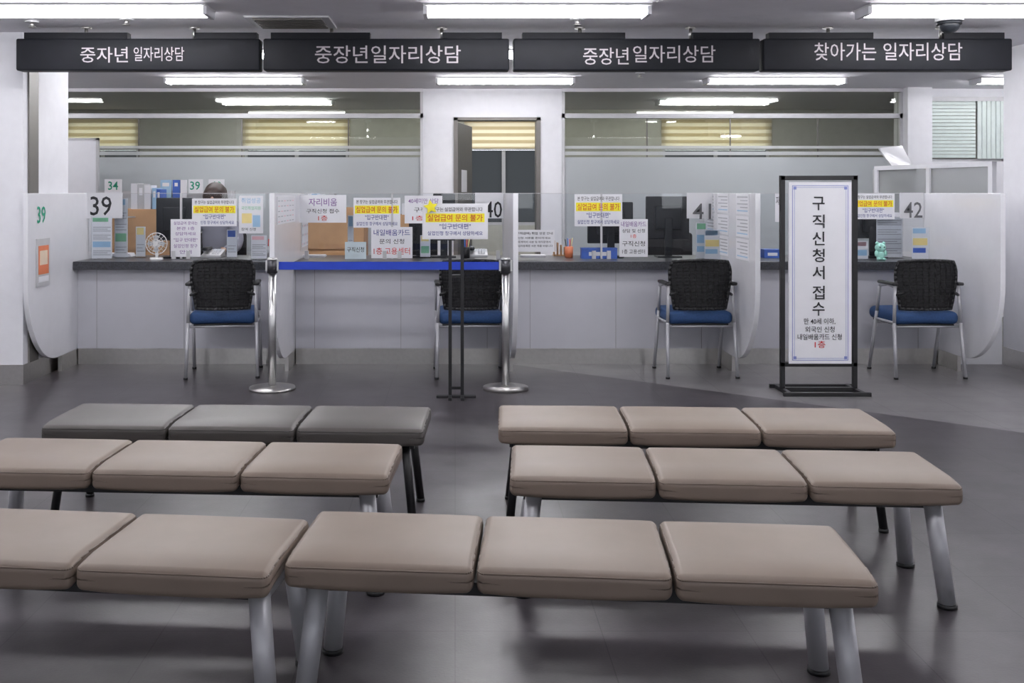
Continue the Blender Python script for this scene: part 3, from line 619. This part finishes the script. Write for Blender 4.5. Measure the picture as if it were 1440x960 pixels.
# ---------------------------------------------------------------- benches
def bench(bl,br,vin,pip,legs='silver',dep=.415,top=.41,th=.072,ins=(.085,.085)):
    bl=Vector(bl); br=Vector(br); W=(br-bl).length; ang=math.atan2(br.y-bl.y,br.x-bl.x)
    back=Vector((-math.sin(ang),math.cos(ang))); c=(bl+br)/2-back*dep/2
    e=empty('waiting_bench',(c.x,c.y,0),ang); w=W/3; r=.02
    hx,hy,hz=w/2-.004,dep/2,th/2
    def df(v):
        z=v.z
        fr=max(0,(-v.y-hy*.45)/(hy*.55)); z-=.012*fr*fr
        if v.z>0: z+=.005*max(0,1-(v.x/hx)**4)*max(0,1-(v.y/hy)**4)
        else: z+=.008*abs(v.x/hx)**3
        return (v.x,v.y,z)
    for i in range(3):
        cx=-W/2+w*(i+.5); mb=MB(); mb.rbox((cx,0,top-hz),(hx,hy,hz),r,vin,lambda v:df(v),seg=5,mid=10)
        pts=[]
        ex,ey=hx-.0035,hy-.0035
        for (sx,sy,a0) in ((1,1,0),(-1,1,90),(-1,-1,180),(1,-1,270)):
            for k in range(5):
                t=math.radians(a0+22.5*k); pts.append((sx*(ex-.016)+.016*math.cos(t),sy*(ey-.016)+.016*math.sin(t)))
        dense=[]
        for a,b in zip(pts,pts[1:]+pts[:1]):
            n=max(1,int(math.dist(a,b)/.04))
            for k in range(n): dense.append((a[0]+(b[0]-a[0])*k/n,a[1]+(b[1]-a[1])*k/n))
        P=[]
        for u,v in dense:
            p=df(Vector((u,v,hz-.010))); P.append((p[0]+cx,p[1],p[2]+top-hz))
        mb.tube(P,.0025,pip,6,True)
        mb.obj('cushion_%d'%(i+1),e)
    lm=silver if legs=='silver' else black; zb=top-th
    mb=MB()
    for s in (-1,1): mb.box(-W/2+.05,W/2-.05,s*.12-.02,s*.12+.02,zb-.03,zb+.004,black)
    for u in (-w/2,w/2): mb.box(u-.02,u+.02,-.13,.13,zb-.028,zb+.002,black)
    for u in (-W/2+ins[0],W/2-ins[1]): mb.box(u-.02,u+.02,-.15,.15,zb-.03,zb+.003,lm)
    mb.obj('rails',e)
    mb=MB(); R=.027 if legs=='silver' else .017
    for s in (-1,1):
        q=ins[0] if s<0 else ins[1]
        for t in (-1,1):
            p0=(s*(W/2-q+.035),t*.185,.012); p1=(s*(W/2-q),t*.15,zb-.002)
            mb.cyl(p0,p1,R,R*1.05,lm,20); mb.cyl((p0[0],p0[1],0),(p0[0],p0[1],.014),R*1.15,None,black,20)
    mb.obj('legs',e)
def bpnt(px,py,top=.41):
    dd=(H-top)*F/(py-VY); return (X(px,dd),dd)
bench(bpnt(700,568.5),bpnt(1212,573.5),beige,beige_s,'black')
bench(bpnt(718,624),bpnt(1290,634),beige,beige_s)
bench(bpnt(447,716),bpnt(1174,737),beige,beige_s)
bench(bpnt(114,566),bpnt(608,571),gvin,gvin_s,'black')
bench(bpnt(6,614),bpnt(568,623),beige,beige_s)
bench(bpnt(-258,703),bpnt(438,728),beige,beige_s,ins=(.085,.045))

# ---------------------------------------------------------------- queue barrier
e=empty('queue_barrier'); yb=7.02; xa,xb=X(385,yb)-.01,X(711,yb)
for n,x in enumerate((xa,xb)):
    mb=MB(); mb.cyl((x,yb,0),(x,yb,.018),.158,.155,steel,40); mb.cyl((x,yb,.018),(x,yb,.03),.155,.06,steel,40); mb.cyl((x,yb,.03),(x,yb,.80),.026,None,chrome,24)
    mb.cyl((x,yb,.795),(x,yb,.885),.036,None,mat('post_head_dark',(.08,.08,.09),.35,.6),24); mb.cyl((x,yb,.885),(x,yb,.90),.038,.03,chrome,24); mb.box(x-.045,x+.045,yb-.014,yb+.014,.81,.882,chrome); mb.obj('post_%d'%(n+1),e)
MB().box(xa+.045,xb-.045,yb-.001,yb+.001,.818,.872,belt).obj('belt',e)
e=empty('pole_sign_stand'); yd=6.73; xa,xb=X(633,yd),X(650,yd)
mb=MB()
for x in (xa,xb): mb.box(x-.011,x+.011,yd-.011,yd+.011,.02,1.05,black); mb.box(x-.011,x+.011,yd-.11,yd+.11,0,.02,black)
for z in (.055,.79): mb.box(xa,xb,yd-.009,yd+.009,z,z+.018,black)
mb.box(xa-.09,xb+.09,yd-.02,yd+.02,0,.016,black); mb.obj('stand',e,bevel=.002)
xc0,xc1=X(594,yd),X(686,yd); MB().box(xc0,xc1,yd-.022,yd-.012,Z(336,yd),Z(286,yd),lam).obj('board',e)
ynotice(596,288,684,334,d=yd-.024,parent=e)
star=[]
for i in range(10):
    r=.05 if i%2==0 else .024; t=math.pi/2+.15+math.pi*i/5; star.append((X(606,yd)+r*math.cos(t),Z(291,yd)+r*math.sin(t)))
MB().prism(star,'y',yd-.034,yd-.026,yel).obj('star',e)
e=empty('poster_stand'); yp=6.92; a,b=X(1098,yp),X(1206,yp); zt=Z(247,yp); t=.03
mb=MB(); mb.box(a,a+t,yp,yp+t,0.02,zt,black); mb.box(b-t,b,yp,yp+t,0.02,zt,black); mb.box(a,b,yp,yp+t,zt-t,zt,black); mb.box(a,b,yp,yp+t,.17,.17+t,black); mb.box(a,b,yp,yp+t,.0,.03,black)
for x in (a,b-t): mb.box(x,x+t,yp-.15,yp+.16,0,.025,black)
mb.box(a-.03,b+.03,yp-.16,yp-.135,0,.025,black); mb.box(a-.03,b+.03,yp+.14,yp+.165,0,.025,black); mb.obj('frame',e,bevel=.002)
p0,p1,q0,q1=X(1109,yp),X(1197,yp),Z(256,yp),Z(511,yp)
mb=MB(); mb.box(p0,p1,yp-.006,yp+.01,q1,q0,paper)
bb=mat('print_border_blue',(.22,.26,.58))
for ins,w in ((.022,.004),(.036,.002)):
    for r in ((p0+ins,p1-ins,q0-ins-w,q0-ins),(p0+ins,p1-ins,q1+ins,q1+ins+w),(p0+ins,p0+ins+w,q1+ins,q0-ins),(p1-ins-w,p1-ins,q1+ins,q0-ins)): mb.box(r[0],r[1],yp-.007,yp-.006,r[2],r[3],bb)
for x in (p0+.03,p1-.05):
    for z in (q0-.05,q1+.03): mb.box(x,x+.02,yp-.008,yp-.007,z,z+.02,bb)
mb.obj('poster',e)
for ch,c in zip('구직신청서접수',(286,311,335,359,383,411,434)):
    textfit(ch,X(1142,yp),X(1159,yp),Z(c+9.5,yp),Z(c-9.5,yp),yp-.009,ink,e,bold=.01)
for t_,x0,x1,y0,y1,m in (('만 40세 이하,',1130,1174,447,456,ink),('외국인 신청',1132,1173,458.5,467,ink),('내일배움카드 신청',1121,1183,469,477.5,ink),('1층',1145,1160,479,489,inkr)):
    textfit(t_,X(x0,yp),X(x1,yp),Z(y1,yp),Z(y0,yp),yp-.009,m,e,bold=.006)

# ---------------------------------------------------------------- world + camera
w=bpy.data.worlds.new('world'); S.world=w; w.use_nodes=True
w.node_tree.nodes['Background'].inputs['Color'].default_value=(.92,.96,1,1); w.node_tree.nodes['Background'].inputs['Strength'].default_value=4.2
c=bpy.data.cameras.new('camera'); co=bpy.data.objects.new('camera',c); COL.objects.link(co)
co.location=(0,0,H); co.rotation_euler=(math.pi/2,0,0); c.sensor_width=36; c.lens=36; c.shift_x=(720-VX)/1440; c.shift_y=-(480-VY)/1440; c.clip_end=100
S.camera=co
S.view_settings.view_transform='Standard'; S.view_settings.look='None'; S.view_settings.exposure=-0.03
